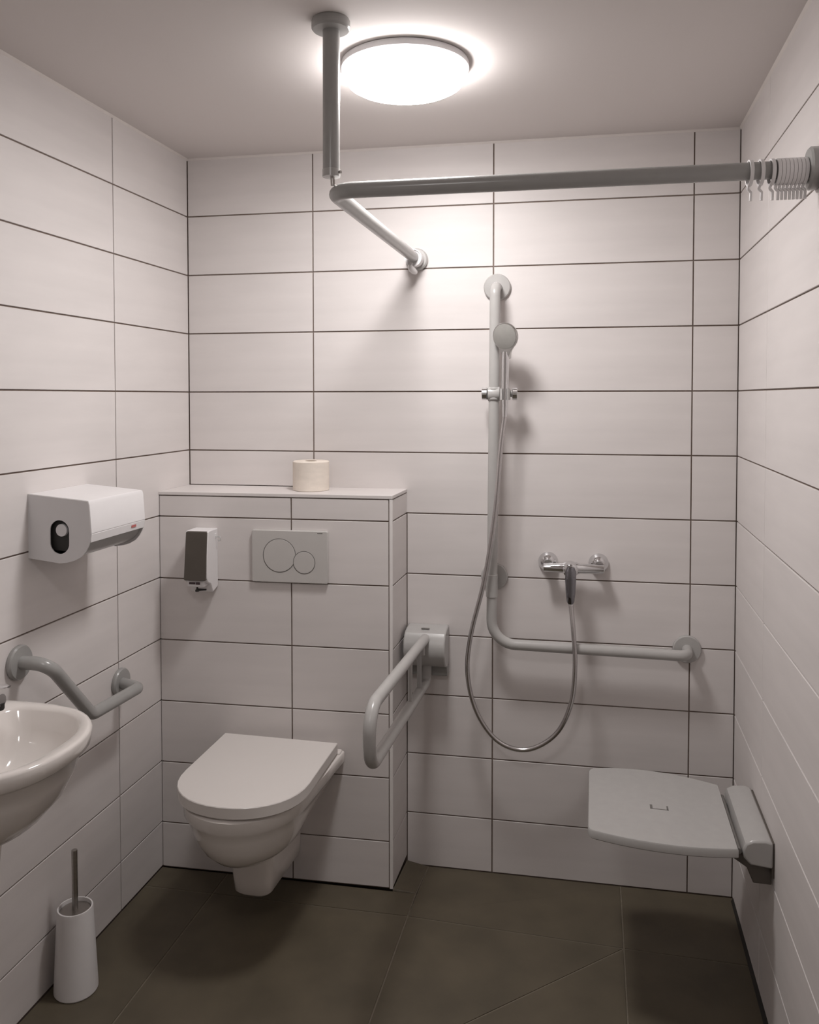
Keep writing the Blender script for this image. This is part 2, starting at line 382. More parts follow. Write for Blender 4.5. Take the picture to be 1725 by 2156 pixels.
# curtain rings
def ring(label, group, pos, d, R=0.0245, w=0.0065, eye=True):
    t = thing('curtain_ring', label, 'curtain ring', pos, math.atan2(d[1], d[0]), group)
    # ring axis along local x; opening round the rail
    m = MB()
    secs = []; n = 28
    for k in range(n):
        q = 2*math.pi*k/n; e = Vector((0, math.cos(q), math.sin(q)))
        secs.append([e*(R-0.002)+V(-w/2, 0, 0), e*(R+0.0015)+V(-w/2, 0, 0), e*(R+0.0015)+V(w/2, 0, 0), e*(R-0.002)+V(w/2, 0, 0)])
    vs = [p for s in secs for p in s]; fs = []
    for k in range(n):
        for j in range(4): fs.append((k*4+j, ((k+1) % n)*4+j, ((k+1) % n)*4+(j+1) % 4, k*4+(j+1) % 4))
    m.add(vs, fs).build('loop', M_PLAST, t)
    if eye:
        z0 = -R-0.001
        MB().tube(fillet([(0, 0.001, z0+0.003), (-0.003, 0.0, z0-0.007), (0.0025, 0.0, z0-0.013), (0.002, 0, z0-0.030)], 0.004, 4), 0.0029, 8).build('hook', M_PLAST, t)
    return t
GR = 'white plastic curtain rings at the right end of the curtain rail'
dirR = Vector((xe-RX, 0.017, 0)).normalized()
def onrail(x): return (x, RY+0.017*(x-RX)/(xe-RX), RZ+0.003*(x-RX)/(xe-RX)-0.0035)
spots = [1.1785, 1.199, 1.2195]+[1.2300+0.0072*k for k in range(8)]
labs = ['white curtain ring furthest left of the rings by the right wall', 'white curtain ring second from the left, standing apart on the right of the rail',
        'white curtain ring third from the left, next to the tightly packed rings']
for i, x in enumerate(spots):
    ring(labs[i] if i < 3 else 'white curtain ring in the packed bundle, %s from the right wall flange' % ('eighth', 'seventh', 'sixth', 'fifth', 'fourth', 'third', 'second', 'first')[i-3], GR, onrail(x), dirR)
dB = Vector((0.352-RX, -RY, 0)).normalized()
def onback(y): return (RX+(0.352-RX)*(y-RY)/(-RY), y, RZ-0.0045)
ring('single white curtain ring at the back wall end of the curtain rail', None, onback(-0.064), dB, w=0.006, R=0.0265, eye=False)
ep = MB().lathe([(0.0185, -0.003), (0.0255, -0.003), (0.0262, 0.0), (0.0262, 0.036), (0.0185, 0.037)], Vector(onback(-0.060))-Vector((RX, RY, RZ))+Vector((0, 0, 0.001)), tuple(dB), 32).build('end_sleeve', M_PLAST, cr)
gl = thing('curtain_glider', 'white plastic curtain hook hanging under the rings at the back wall', 'curtain hook', (0.3465, -0.064, RZ-0.037))
MB().tube([(-0.003, -0.026, 0.007), (-0.003, -0.020, 0.001), (-0.001, -0.008, -0.004), (0.003, 0.014, -0.008), (0.006, 0.026, -0.009), (0.007, 0.030, -0.008)], [0.005, 0.0085, 0.010, 0.010, 0.008, 0.004], 14).build('hook_body', M_PLAST, gl)
MB().tube([(-0.002, -0.010, 0.0), (-0.001, -0.006, 0.016)], 0.004, 8).build('hook_neck', M_PLAST, gl)

# ------------------------------------------------------------------ L shaped shower grab bar
gb = thing('shower_grab_bar', 'tall grey L-shaped grab bar with shower riser on the back wall', 'grab bar', (0.605, 0, 0.75))
ox, oz = 0.605, 0.75
by = -0.070
path = fillet([(0.6125-ox, -0.006, 1.880-oz), (0.6105-ox, by, 1.874-oz), (0.6015-ox, by, 0.752-oz), (1.196-ox, by, 0.744-oz), (1.203-ox, -0.006, 0.747-oz)], [0.028, 0.075, 0.03], 10)
MB().tube(path, 0.0165, 20).build('bar', M_GREY2, gb)
for c in ((0.6125, 1.881), (1.203, 0.747)):
    MB().lathe([(0.041, 0), (0.043, 0.003), (0.043, 0.009), (0.040, 0.013), (0.020, 0.014)], (c[0]-ox, 0, c[1]-oz), (0, -1, 0), 36).build('wall_flange', M_GREY2, gb)
MB().lathe([(0.041, 0), (0.043, 0.003), (0.043, 0.009), (0.040, 0.013), (0.020, 0.014)], (0.606-ox, 0, 0.952-oz), (0, -1, 0), 36).build('wall_flange', M_GREY2, gb)
MB().tube([(0.606-ox, -0.01, 0.952-oz), (0.604-ox, -0.06, 0.952-oz)], 0.013, 16).build('support_stem', M_GREY2, gb)
MB().lathe([(0.0172, 0), (0.0186, 0.001), (0.0186, 0.071), (0.0172, 0.072)], (0.6025-ox, by, 0.900-oz), (0, 0, 1), 28).build('sleeve', M_GREY2, gb)

# slider that holds the hand shower
sl = thing('shower_slider', 'grey clamp slider with silver end knobs halfway up the shower bar', 'shower holder', (0.6075, by, 1.541))
MB().lathe([(0.0225, -0.018), (0.0235, -0.012), (0.0235, 0.012), (0.0220, 0.018)], (0, 0, 0), (1, 0, 0), 28).build('clamp_barrel', M_GREY2, sl)
MB().lathe([(0.0185, -0.020), (0.021, -0.017), (0.021, 0.017), (0.0185, 0.020)], (0, 0, 0), (0, 0, 1), 28).build('clamp_collar', M_GREY2, sl)
MB().lathe([(0.0180, -0.0375), (0.0200, -0.036), (0.0200, -0.022), (0.018, -0.021)], (0, 0, 0), (1, 0, 0), 28).build('end_knob', M_CHROME, sl)
MB().tube([(0.012, 0, 0), (0.060, -0.012, 0)], 0.010, 16).build('axle', M_GREY2, sl)
MB().lathe([(0.0180, 0.058), (0.0200, 0.060), (0.0200, 0.073), (0.0180, 0.0745)], (0, -0.014, 0), (1, 0, 0), 28).build('end_knob', M_CHROME, sl)
# cradle: a C-shaped cup round the handle
m = MB(); secs = []
for z in (-0.019, 0.016):
    sec = []
    for k in range(15):
        q = math.radians(300*k/14-60); sec.append((0.0365+0.0165*math.cos(q), -0.030+0.0165*math.sin(q), z))
    for k in range(14, -1, -1):
        q = math.radians(300*k/14-60); sec.append((0.0365+0.0125*math.cos(q), -0.030+0.0125*math.sin(q), z))
    secs.append(sec)
m.loft(secs).build('cradle', M_GREY2, sl)

# hand shower
hs = thing('hand_shower', 'silver hand shower with round head in its holder on the bar', 'hand shower', (0.644, -0.100, 1.541))
MB().tube([(0, 0, -0.045), (0, 0, -0.02), (0.0, 0, 0.02), (0.001, -0.003, 0.09), (0.0015, -0.006, 0.115), (0.0015, -0.008, 0.130)], [0.0085, 0.0105, 0.0115, 0.0115, 0.0110, 0.009], 18).build('handle', M_CHROME, hs)
hd = Vector((-0.42, -0.88, -0.20)).normalized()
hc = Vector((0.003, -0.020, 0.176))
hu = Vector((0, 0, 1)).cross(hd).normalized(); hw_ = hd.cross(hu).normalized()
def teardrop(R, off, neck=0.011, L=0.072):
    out = []
    for k in range(33):
        a = math.radians(-52+(284)*k/32); out.append(hc+hu*(R*math.cos(a))+hw_*(R*math.sin(a))+hd*off)
    x0, y0 = R*math.cos(math.radians(232)), R*math.sin(math.radians(232))
    for t in (0.35, 0.7, 1.0):
        out.append(hc+hu*(x0+(-neck-x0)*(1-(1-t)**2))+hw_*(y0+(-L-y0)*t)+hd*(off-0.006*t)-hu*(0.0095*t))
    for t in (1.0, 0.7, 0.35):
        out.append(hc+hu*(-x0+(neck+x0)*(1-(1-t)**2))+hw_*(y0+(-L-y0)*t)+hd*(off-0.006*t)-hu*(0.0095*t))
    return out
M_SATIN = mat('satin_chrome', (0.52, 0.515, 0.50), 0.24, metal=1.0, noise=((30, 30, 30), 0.02))
MB().loft([teardrop(0.024, -0.020, 0.007), teardrop(0.038, -0.010, 0.010), teardrop(0.0425, 0.0, 0.011), teardrop(0.0425, 0.005, 0.010), teardrop(0.041, 0.007, 0.009)]).build('head', M_SATIN, hs, smooth=50)
MB().lathe([(0.0385, 0.0065), (0.0385, 0.0078), (0.037, 0.0085)], hc, hd, 40).build('spray_face', mat('grey_spray_face', (0.27, 0.262, 0.245), 0.35, noise=((50, 50, 50), 0.05)), hs)

# shower mixer
mx = thing('shower_mixer', 'chrome shower mixer tap on the back wall beside the grab bar', 'mixer tap', (0.855, 0, 1.003))
ox, oz = 0.855, 1.003
for dx in (-0.078, 0.079):
    MB().lathe([(0.0300, 0), (0.0315, 0.002), (0.0305, 0.008), (0.023, 0.020), (0.015, 0.027), (0.014, 0.046)], (dx, 0, 0.002), (0, -1, 0), 32).build('wall_rosette', M_CHROME, mx)
MB().loft([[(x, -0.052+0.9*r*math.cos(q), -0.007+r*math.sin(q)) for q in [2*math.pi*k/20 for k in range(20)]] for x, r in ((-0.094, 0.006), (-0.092, 0.013), (-0.035, 0.0155), (-0.026, 0.0195), (0.010, 0.0195), (0.020, 0.0155), (0.092, 0.014), (0.095, 0.006))]).build('body', M_CHROME, mx)
MB().lathe([(0.0240, 0.010), (0.0240, 0.032), (0.0220, 0.040), (0.014, 0.045)], (-0.009, -0.040, -0.006), (0, -1, -0.12), 28).build('cartridge_cap', M_CHROME, mx)
m = MB(); secs = []
for t, hw, th in ((0, 0.011, 0.008), (0.12, 0.0165, 0.011), (0.35, 0.0168, 0.009), (0.7, 0.0145, 0.0075), (0.93, 0.0115, 0.0065), (1.0, 0.007, 0.004)):
    z = 0.004-0.112*t; y = -0.092-0.010*t
    secs.append([(-0.009+hw*math.cos(q), y+th*math.sin(q), z) for q in [2*math.pi*k/20 for k in range(20)]])
m.loft(secs).build('lever', mat('chrome_dark_reflection', (0.26, 0.26, 0.28), 0.06, metal=1.0, noise=((10, 10, 10), 0.02)), mx)  # same chrome, darkened in colour to carry dark reflections
MB().tube([(-0.009, -0.052, -0.015), (-0.009, -0.060, -0.050), (-0.008, -0.068, -0.085)], [0.012, 0.010, 0.0095], 16).build('hose_outlet', M_CHROME, mx)

# shower hose
hp = [(0.847, -0.069, 0.918), (0.848, -0.075, 0.885), (0.855, -0.095, 0.810), (0.8605, -0.105, 0.708), (0.8495, -0.105, 0.589), (0.803, -0.105, 0.489), (0.716, -0.105, 0.434), (0.627, -0.105, 0.453), (0.560, -0.105, 0.539), (0.530, -0.105, 0.658), (0.540, -0.108, 0.785), (0.583, -0.112, 0.965), (0.615, -0.112, 1.171), (0.631, -0.108, 1.363), (0.643, -0.101, 1.470), (0.644, -0.100, 1.500)]
hpth = catmull(hp, 12)
ho = MB().tube(hpth, 0.0073, 12).build('shower_hose', M_HOSE)
props(ho, 'silver metal shower hose looping from the tap up to the hand shower', 'shower hose')
MB().tube([hp[0], hp[1]], 0.0085, 14).build('hose_nut', M_CHROME, ho)
MB().tube([hp[-2], hp[-1]], [0.0075, 0.0095], 14).build('hose_nut', M_CHROME, ho)

# ------------------------------------------------------------------ fold-down grab rail beside the toilet
fr = thing('folding_grab_rail', 'grey fold-down toilet support rail, lowered, on the back wall', 'grab rail', (0.386, 0, 0.70))
ox, oz = 0.386, 0.70
x0, x1 = 0.325-ox, 0.458-ox
prof = [(0, 0.085), (-0.050, 0.085), (-0.090, 0.078), (-0.112, 0.055), (-0.118, 0.025), (-0.110, -0.005), (-0.085, -0.028), (-0.050, -0.040), (0, -0.040)]
MB().prism(prof, x0, x1, 'yz').build('wall_mount', M_GREY2, fr, bevel=0.004)
MB().box((x0+0.006, -0.035, -0.075), (x1-0.001, 0, -0.040)).build('mount_foot', M_GREY, fr, bevel=0.003)
MB().box((-0.010, -0.067, 0.0855), (0.016, -0.059, 0.087)).build('mount_slot', M_SHADOWGAP, fr, smooth=0)
xr_ = -0.007
tp = fillet([(0.007, -0.095, 0.062), (-0.006, -0.835, 0.112), (-0.008, -0.835, -0.032), (0.0, -0.150, -0.088), (0.006, -0.062, -0.088), (0.008, -0.062, -0.02)], [0.062, 0.070, 0.03, 0.025], 10)
MB().tube(tp, 0.0155, 20).build('rail_tube', M_GREY2, fr)
MB().tube([(0.0, -0.165, 0.060), (0.0, -0.165, -0.085)], 0.0075, 12).build('strut', M_GREY, fr)  # grey rod standing in for wall shadow and the pivot plate
MB().tube([(-0.002, -0.315, 0.072), (-0.003, -0.315, -0.070)], 0.0065, 12).build('strut', M_GREY2, fr)
MB().tube([(0.004, -0.125, 0.050), (0.005, -0.128, 0.020)], 0.007, 12).build('pivot_pin', M_GREY2, fr)

# ------------------------------------------------------------------ fixtures on the boxed wall
RB = math.atan(0.02)
def boxloc(x, z): return (x, yb(x), z)
fp = thing('flush_plate', 'pale grey dual flush plate with two round buttons above the toilet', 'flush plate', boxloc(-0.0175, 1.033), RB)
MB().prism(rrect(-0.123, 0.123, -0.082, 0.082, 0.005), -0.012, 0, 'xz').build('plate', M_PLATE, fp, bevel=0.0022)
bigc, smc = (-0.0325, 0.003), (0.0475, -0.017)
def groove(c, R, other=None, oR=0):
    m = MB(); n = 72; w = 0.0011
    for k in range(n):
        q0, q1 = 2*math.pi*k/n, 2*math.pi*(k+1)/n
        mid = (c[0]+R*math.cos((q0+q1)/2), c[1]+R*math.sin((q0+q1)/2))
        if other and math.hypot(mid[0]-other[0], mid[1]-other[1]) < oR: continue
        vs = []
        for y in (-0.0118, -0.0124):
            for q in (q0, q1):
                for rr in (R-w, R+w): vs.append((c[0]+rr*math.cos(q), y, c[1]+rr*math.sin(q)))
        m.add(vs, [(0,1,3,2), (4,5,7,6), (0,1,5,4), (2,3,7,6), (0,2,6,4), (1,3,7,5)])
    return m
def clipped_disc(c, R, other, oR):
    out = []
    for k in range(64):
        q = 2*math.pi*k/64; p = [c[0]+R*math.cos(q), c[1]+R*math.sin(q)]
        if other:
            d = math.hypot(p[0]-other[0], p[1]-other[1])
            if d < oR: p = [other[0]+(p[0]-other[0])*oR/d, other[1]+(p[1]-other[1])*oR/d]
        out.append(tuple(p))
    return out
for c, R, oth, oR in ((bigc, 0.0525, smc, 0.0355), (smc, 0.0350, None, 0)):
    b = MB().prism(clipped_disc(c, R-0.0012, oth, oR), -0.0132, -0.011, 'xz').build('flush_button', M_PLATE, fp, bevel=0.0006)
    groove(c, R, oth, oR).build('button_gap_shade', M_SHADOWGAP, b, smooth=0)  # raised dark ring, the shade of the gap put into its colour
MB().box((0.090, -0.0123, 0.0740), (0.107, -0.0119, 0.0770)).build('maker_mark', M_SHADOWGAP, fp, smooth=0)

sd = thing('soap_dispenser', 'white wall soap dispenser with a tall dark brown front window', 'soap dispenser', boxloc(-0.294, 0.92), RB)
side = [(0, 0.196), (-0.070, 0.197), (-0.078, 0.194), (-0.088, 0.120), (-0.092, 0.052), (-0.080, 0.038), (-0.060, 0.030), (-0.042, 0.0), (-0.002, 0.010), (0, 0.012)]
MB().prism(side, -0.037, 0.037, 'yz').build('body', M_PLAST, sd, bevel=0.004)
m = MB()
o1 = rrect(-0.0345, 0.0345, 0.046, 0.196, 0.005)
def fy(z): return -0.078-0.017*(0.196-z)/0.15
m.loft([[(a*(1+0.04*(0.196-b)/0.15), fy(b)+0.010, b) for a, b in o1], [(a*(1+0.04*(0.196-b)/0.15), fy(b)-0.004, b) for a, b in o1]])
m.build('front_window', M_DARK, sd, bevel=0.002)
MB().prism(rrect(-0.030, 0.026, -0.088, -0.050, 0.008), 0.024, 0.046, 'xy').build('pump_block', M_PLAST, sd, bevel=0.003)
MB().box((-0.022, -0.0895, 0.0335), (-0.002, -0.0875, 0.0395)).build('print_mark', M_PURPLE, sd, smooth=0)
MB().box((0.000, -0.0895, 0.0325), (0.013, -0.0875, 0.0400)).build('print_mark', M_PURPLE, sd, smooth=0)
MB().lathe([(0.006, 0.0), (0.0065, 0.003), (0.003, 0.010), (0.003, 0.018)], (-0.002, -0.074, 0.008), (0, 0, 1), 14).build('nozzle', M_BLACK, sd)
MB().tube([(-0.002, -0.078, 0.014), (0.022, -0.060, 0.011)], [0.0045, 0.0025], 10).build('push_lever', M_BLACK, sd)
MB().box((0.036, -0.026, 0.166), (0.0385, -0.012, 0.182)).build('lock', M_PLAST, sd, bevel=0.001)
MB().tube(fillet([(0.038, -0.020, 0.172), (0.054, -0.022, 0.171), (0.054, -0.022, 0.160), (0.046, -0.021, 0.158)], 0.003, 3), 0.0016, 8).build('key', M_CLEAR, sd)

# ------------------------------------------------------------------ toilet
to = thing('toilet', 'white wall-hung toilet with its lid closed', 'toilet', (-0.040, yb(-0.04), 0.0), -0.03)
def dshape(cx, yb_, yf, hw, ys, z, n=18, back_hw=None, p=2.0):
    """closed outline, back straight at yb_, sides straight to ys, then a superellipse to yf"""
    bh = hw if back_hw is None else back_hw; out = []
    for k in range(n+1):
        q = math.pi*k/n; c, s = math.cos(q), math.sin(q)
        out.append((cx+hw*math.copysign(abs(c)**(2/p), c), ys-(ys-yf)*abs(s)**(2/p), z))
    L = 6
    for k in range(1, L+1):
        t = k/L; out.append((cx-hw-(bh-hw)*t, ys+(yb_-ys)*t, z))
    for k in range(1, L): out.append((cx-bh+2*bh*k/L, yb_, z))
    for k in range(L+1):
        t = 1-k/L
        if k == L: break
        out.append((cx+hw+(bh-hw)*t, ys+(yb_-ys)*t, z))
    return out
yw = 0.0
m = MB()                                   # pan: rim band, bowl
S_ = []
S_.append(dshape(0.0, yw, -0.483, 0.171, -0.29, 0.430, back_hw=0.193))
S_.append(dshape(0.0, yw, -0.488, 0.176, -0.29, 0.426, back_hw=0.197))
S_.append(dshape(0.0, yw, -0.487, 0.175, -0.29, 0.396, back_hw=0.195))
S_.append(dshape(0.0, yw, -0.480, 0.167, -0.285, 0.386, back_hw=0.180))
S_.append(dshape(0.0, yw, -0.472, 0.160, -0.28, 0.360, back_hw=0.165))
S_.append(dshape(0.0, yw, -0.459, 0.150, -0.27, 0.325, back_hw=0.145))
S_.append(dshape(0.0, yw, -0.440, 0.135, -0.26, 0.293, back_hw=0.115))
S_.append(dshape(0.0, yw, -0.412, 0.113, -0.24, 0.267, back_hw=0.090))
S_.append(dshape(0.0, yw, -0.372, 0.085, -0.22, 0.250, back_hw=0.075))
S_.append(dshape(0.0, yw, -0.325, 0.058, -0.19, 0.243, back_hw=0.060))
m.loft(S_); 
m2 = []
for z, yf, hw, bh in ((0.250, -0.262, 0.070, 0.074), (0.200, -0.258, 0.066, 0.072), (0.130, -0.250, 0.061, 0.068), (0.092, -0.245, 0.058, 0.066), (0.084, -0.238, 0.052, 0.060)):
    m2.append(dshape(-0.018, yw, yf, hw, yf+0.045, z+0.0, back_hw=bh, p=3.0))
m.loft(m2)
m.build('bowl', M_CERAM, to, smooth=50)
deck = MB().prism(rrect(-0.191, 0.191, -0.034, -0.001, 0.006), 0.420, 0.436).build('rear_deck', M_CERAM, to, bevel=0.003)
seat_o = [dshape(0.0, -0.045, -0.478, 0.175, -0.30, z, back_hw=0.176) for z in (0.4315, 0.4365)]
MB().loft(seat_o).build('seat', M_LID, to, smooth=40, bevel=0.0015)
lid = []
for z, dd in ((0.4375, 0.0015), (0.4390, 0.0), (0.4665, 0.0), (0.4685, 0.0016)):
    lid.append(dshape(0.0, -0.036-dd, -0.486+dd, 0.186-dd, -0.305, z, back_hw=0.1855-dd, p=2.15))
MB().loft(lid).build('lid', M_LID, to, smooth=34)
for dx in (-0.075, 0.075): MB().tube([(dx-0.02, -0.028, 0.4425), (dx+0.02, -0.028, 0.4425)], 0.0055, 12).build('hinge', M_CHROME, to)

# toilet roll
tr_ = thing('toilet_roll', 'cream toilet paper roll standing on the tiled ledge', 'toilet roll', (0.016, -0.088, ZS))
n = 40; R, r, h = 0.0585, 0.019, 0.096
m = MB(); secs = []
for rr, z in ((r, 0.001), (R-0.002, 0.0), (R, 0.002), (R, h-0.003), (R-0.004, h), (r, h-0.001)):
    secs.append([(rr*(1+0.008*math.sin(3*q+1)+0.005*math.sin(7*q))*math.cos(q), rr*(1+0.008*math.sin(3*q+1)+0.005*math.sin(7*q))*math.sin(q), z) for q in [2*math.pi*k/n for k in range(n)]])
vs = [p for s in secs for p in s]; K = len(secs); fs = []
for k in range(K):
    for i in range(n): fs.append((k*n+i, k*n+(i+1) % n, ((k+1) % K)*n+(i+1) % n, ((k+1) % K)*n+i))
m.add(vs, fs).build('paper', M_PAPER, tr_, smooth=40)
MB().prism([(0, 0)]*0+[(R*1.0*math.cos(q)*1.012, R*1.012*math.sin(q)) for q in [math.radians(a) for a in range(200, 252, 4)]]+[(R*1.004*math.cos(q), R*1.004*math.sin(q)) for q in [math.radians(a) for a in range(248, 196, -4)]], 0.002, h-0.004).build('loose_end', M_PAPER, tr_, smooth=40)
m = MB(); secs = [[(rr*math.cos(q), rr*math.sin(q), z) for q in [2*math.pi*k/24 for k in range(24)]] for rr, z in ((r-0.0015, 0.0), (r-0.0002, 0.0), (r-0.0002, h-0.001), (r-0.0015, h-0.001))]
vs = [p for s in secs for p in s]; fs = []
for k in range(4):
    for i in range(24): fs.append((k*24+i, k*24+(i+1) % 24, ((k+1) % 4)*24+(i+1) % 24, ((k+1) % 4)*24+i))
m.add(vs, fs).build('core', M_CARD, tr_)

# ------------------------------------------------------------------ left wall things: local x = distance from wall, local y = along wall
def Lloc(y, z=0): return (XL+T*y, y, z)
# paper towel dispenser
pd = thing('paper_towel_dispenser', 'white paper towel dispenser with an oval side window on the left wall', 'towel dispenser', Lloc(-0.72, 1.13), TH)
ya, yb2 = -0.125, 0.122
sp = [(0, 0.003), (0.0, 0.163), (0.168, 0.150), (0.172, 0.140), (0.1765, 0.070), (0.174, 0.055), (0.168, 0.040), (0.160, 0.026), (0.148, 0.013), (0.130, 0.003), (0.110, -0.003), (0.088, -0.006), (0.06, -0.003)]
# near side panel with an oval opening
hx, hz0, hz1, hr = 0.088, 0.044, 0.074, 0.0265
hole = []
NH = 40
cx_, cz_ = hx, (hz0+hz1)/2
def on_hole(a):
    d = (math.cos(a), math.sin(a))
    best = 0
    t = 0.0
    while True:                                            # march to the stadium outline
        px, pz = d[0]*t, d[1]*t; zz = max(-(hz1-hz0)/2, min((hz1-hz0)/2, pz))
        if math.hypot(px, pz-zz) >= hr: return (cx_+px, cz_+pz)
        t += 0.0002
def on_outer(a):
    d = (math.cos(a), math.sin(a)); best = None
    for i in range(len(sp)):
        p, q = sp[i], sp[(i+1) % len(sp)]
        ex, ez = q[0]-p[0], q[1]-p[1]; det = d[0]*(-ez)+d[1]*ex
        if abs(det) < 1e-9: continue
        bx, bz = p[0]-cx_, p[1]-cz_
        t = (bx*(-ez)+bz*ex)/det; u = (d[0]*bz-d[1]*bx)/det
        if t > 0 and -1e-6 <= u <= 1+1e-6: best = t if best is None else min(best, t)
    return (cx_+d[0]*best, cz_+d[1]*best)
ang = sorted([2*math.pi*k/NH for k in range(NH)]+[math.atan2(p[1]-cz_, p[0]-cx_) % (2*math.pi) for p in sp])
inner = [on_hole(a) for a in ang]; outer = [on_outer(a) for a in ang]; N = len(ang)
m = MB(); vs = []
for y in (ya, ya+0.003):
    vs += [(p[0], y, p[1]) for p in outer]+[(p[0], y, p[1]) for p in inner]
fs = []
for i in range(N):
    j = (i+1) % N
    fs += [(i, j, N+j, N+i), (2*N+i, 2*N+j, 3*N+j, 3*N+i), (i, j, 2*N+j, 2*N+i), (N+i, N+j, 3*N+j, 3*N+i)]
m.add(vs, fs).build('side_panel', M_SIDE, pd, smooth=0)
MB().prism([(a, b) for a, b in sp], yb2-0.003, yb2, 'xz').build('side_panel', M_SIDE, pd, smooth=0)
cov = [(0, 0.163), (0.168, 0.150), (0.172, 0.141), (0.1765, 0.070)]
m = MB(); sec = cov+[(p[0]-0.004, p[1]-0.003) for p in cov[::-1]]; sec[-1] = (0.0, 0.159)
m.prism(sec, ya-0.0005, yb2+0.0005, 'xz').build('cover', M_PLAST, pd, bevel=0.0015)
m = MB(); sec = [(0.1765, 0.069), (0.1735, 0.048), (0.168, 0.0485), (0.171, 0.069)]
lip = m.prism(sec, ya+0.001, yb2-0.001, 'xz').build('front_lip', M_PLAST, pd, bevel=0.001)
MB().box((0.1745, 0.055, 0.0575), (0.1765, 0.077, 0.0635)).build('print_mark', M_RED, lip, smooth=0)
MB().prism([(0.002, 0.002), (0.002, 0.158), (0.01, 0.158), (0.010, 0.002)], ya+0.003, yb2-0.003, 'xz').build('back_plate', M_SIDE, pd, smooth=0)
m = MB(); sec = [(0.010, 0.006), (0.088, 0.000), (0.108, 0.003), (0.127, 0.009), (0.144, 0.019), (0.156, 0.031), (0.165, 0.047), (0.161, 0.047), (0.153, 0.034), (0.141, 0.0225), (0.125, 0.0125), (0.107, 0.0065), (0.088, 0.004), (0.010, 0.010)]
m.prism(sec, ya+0.004, yb2-0.004, 'xz').build('inner_guide', M_GREY, pd, smooth=40)
MB().prism([(0.012, 0.028), (0.012, 0.150), (0.150, 0.140), (0.158, 0.052), (0.140, 0.032), (0.10, 0.022)], ya+0.012, ya+0.015, 'xz').build('interior_shade', M_BLACK, pd, smooth=0)  # black sheet standing in for the shaded interior behind the oval opening
MB().lathe([(0.0150, 0), (0.0155, 0.001), (0.0155, 0.009)], (0.090, ya+0.004, 0.075), (0, 1, 0), 28).build('roll_hub', M_SIDE, pd)

# grab bar over the basin
lg = thing('wall_grab_bar', 'grey bent grab bar on the left wall behind the washbasin', 'grab bar', Lloc(-0.69, 0.69), TH)
def q(off, y, z): return (off, y+0.69, z-0.69)
MB().tube(fillet([q(0.004, -0.893, 0.888), q(0.090, -0.895, 0.890), q(0.092, -0.728, 0.705), q(0.088, -0.492, 0.694), q(0.004, -0.452, 0.689)], [0.060, 0.045, 0.022], 10), 0.0165, 20).build('bar', M_GREY, lg)
for yy, zz in ((-0.893, 0.888), (-0.452, 0.690)):
    MB().lathe([(0.040, 0), (0.042, 0.003), (0.042, 0.010), (0.039, 0.014), (0.020, 0.015)], q(0, yy, zz), (1, 0, 0), 36).build('wall_flange', M_GREY, lg)

# washbasin
wbn = thing('washbasin', 'small white rounded washbasin on the left wall, cut by the photo edge', 'washbasin', Lloc(-1.20, 0.84), TH)
def bas(sx, sy, z, cx=0.0, n=44, p=2.3, back=0.0):
    """D outline: back at x=back, front at sx; half width sy"""
    out = []
    xc = back+(sx-back)*0.42
    for k in range(n):
        a = 2*math.pi*k/n; c, s_ = math.cos(a), math.sin(a)
        if c >= 0: x = xc+(sx-xc)*abs(c)**(2/p)
        else: x = xc-(xc-back)*abs(c)**(2/5.0)
        y = math.copysign(abs(s_)**(2/(p if c >= 0 else 5.0)), s_)*sy
        out.append((x+cx, y, z))
    return out
m = MB()
secs = [bas(0.150, 0.085, -0.222, back=0.0), bas(0.205, 0.115, -0.208), bas(0.262, 0.143, -0.175), bas(0.303, 0.165, -0.130), bas(0.328, 0.182, -0.080), bas(0.339, 0.190, -0.045), bas(0.347, 0.194, -0.039),
        bas(0.356, 0.199, -0.033), bas(0.360, 0.202, -0.006), bas(0.357, 0.200, -0.001), bas(0.350, 0.195, 0.0),
        bas(0.334, 0.178, -0.0005, back=0.085), bas(0.326, 0.172, -0.008, back=0.090), bas(0.312, 0.160, -0.045, back=0.105), bas(0.278, 0.130, -0.095, back=0.125), bas(0.225, 0.070, -0.118, back=0.150), bas(0.205, 0.02, -0.122, back=0.170)]
m.loft(secs).build('basin', M_CERAM, wbn, smooth=55)
MB().lathe([(0.020, 0), (0.021, 0.002), (0.015, 0.003)], (0.186, 0, -0.1235), (0, 0, 1), 24).build('drain', M_CHROME, wbn)
sh = MB().loft([[(0.0, -0.045, -0.216), (0.155, -0.045, -0.214), (0.180, -0.028, -0.214), (0.180, 0.028, -0.214), (0.155, 0.045, -0.214), (0.0, 0.045, -0.216)],
                [(0.0, -0.043, -0.292), (0.148, -0.043, -0.286), (0.172, -0.026, -0.286), (0.172, 0.026, -0.286), (0.148, 0.043, -0.286), (0.0, 0.043, -0.292)]])
sh.build('trap_cover', M_CERAM, wbn, bevel=0.005)
MB().lathe([(0.030, -0.33), (0.034, -0.326), (0.034, -0.25)], (0.105, 0, 0), (0, 0, 1), 24).build('bottle_trap', M_PLAST, wbn)

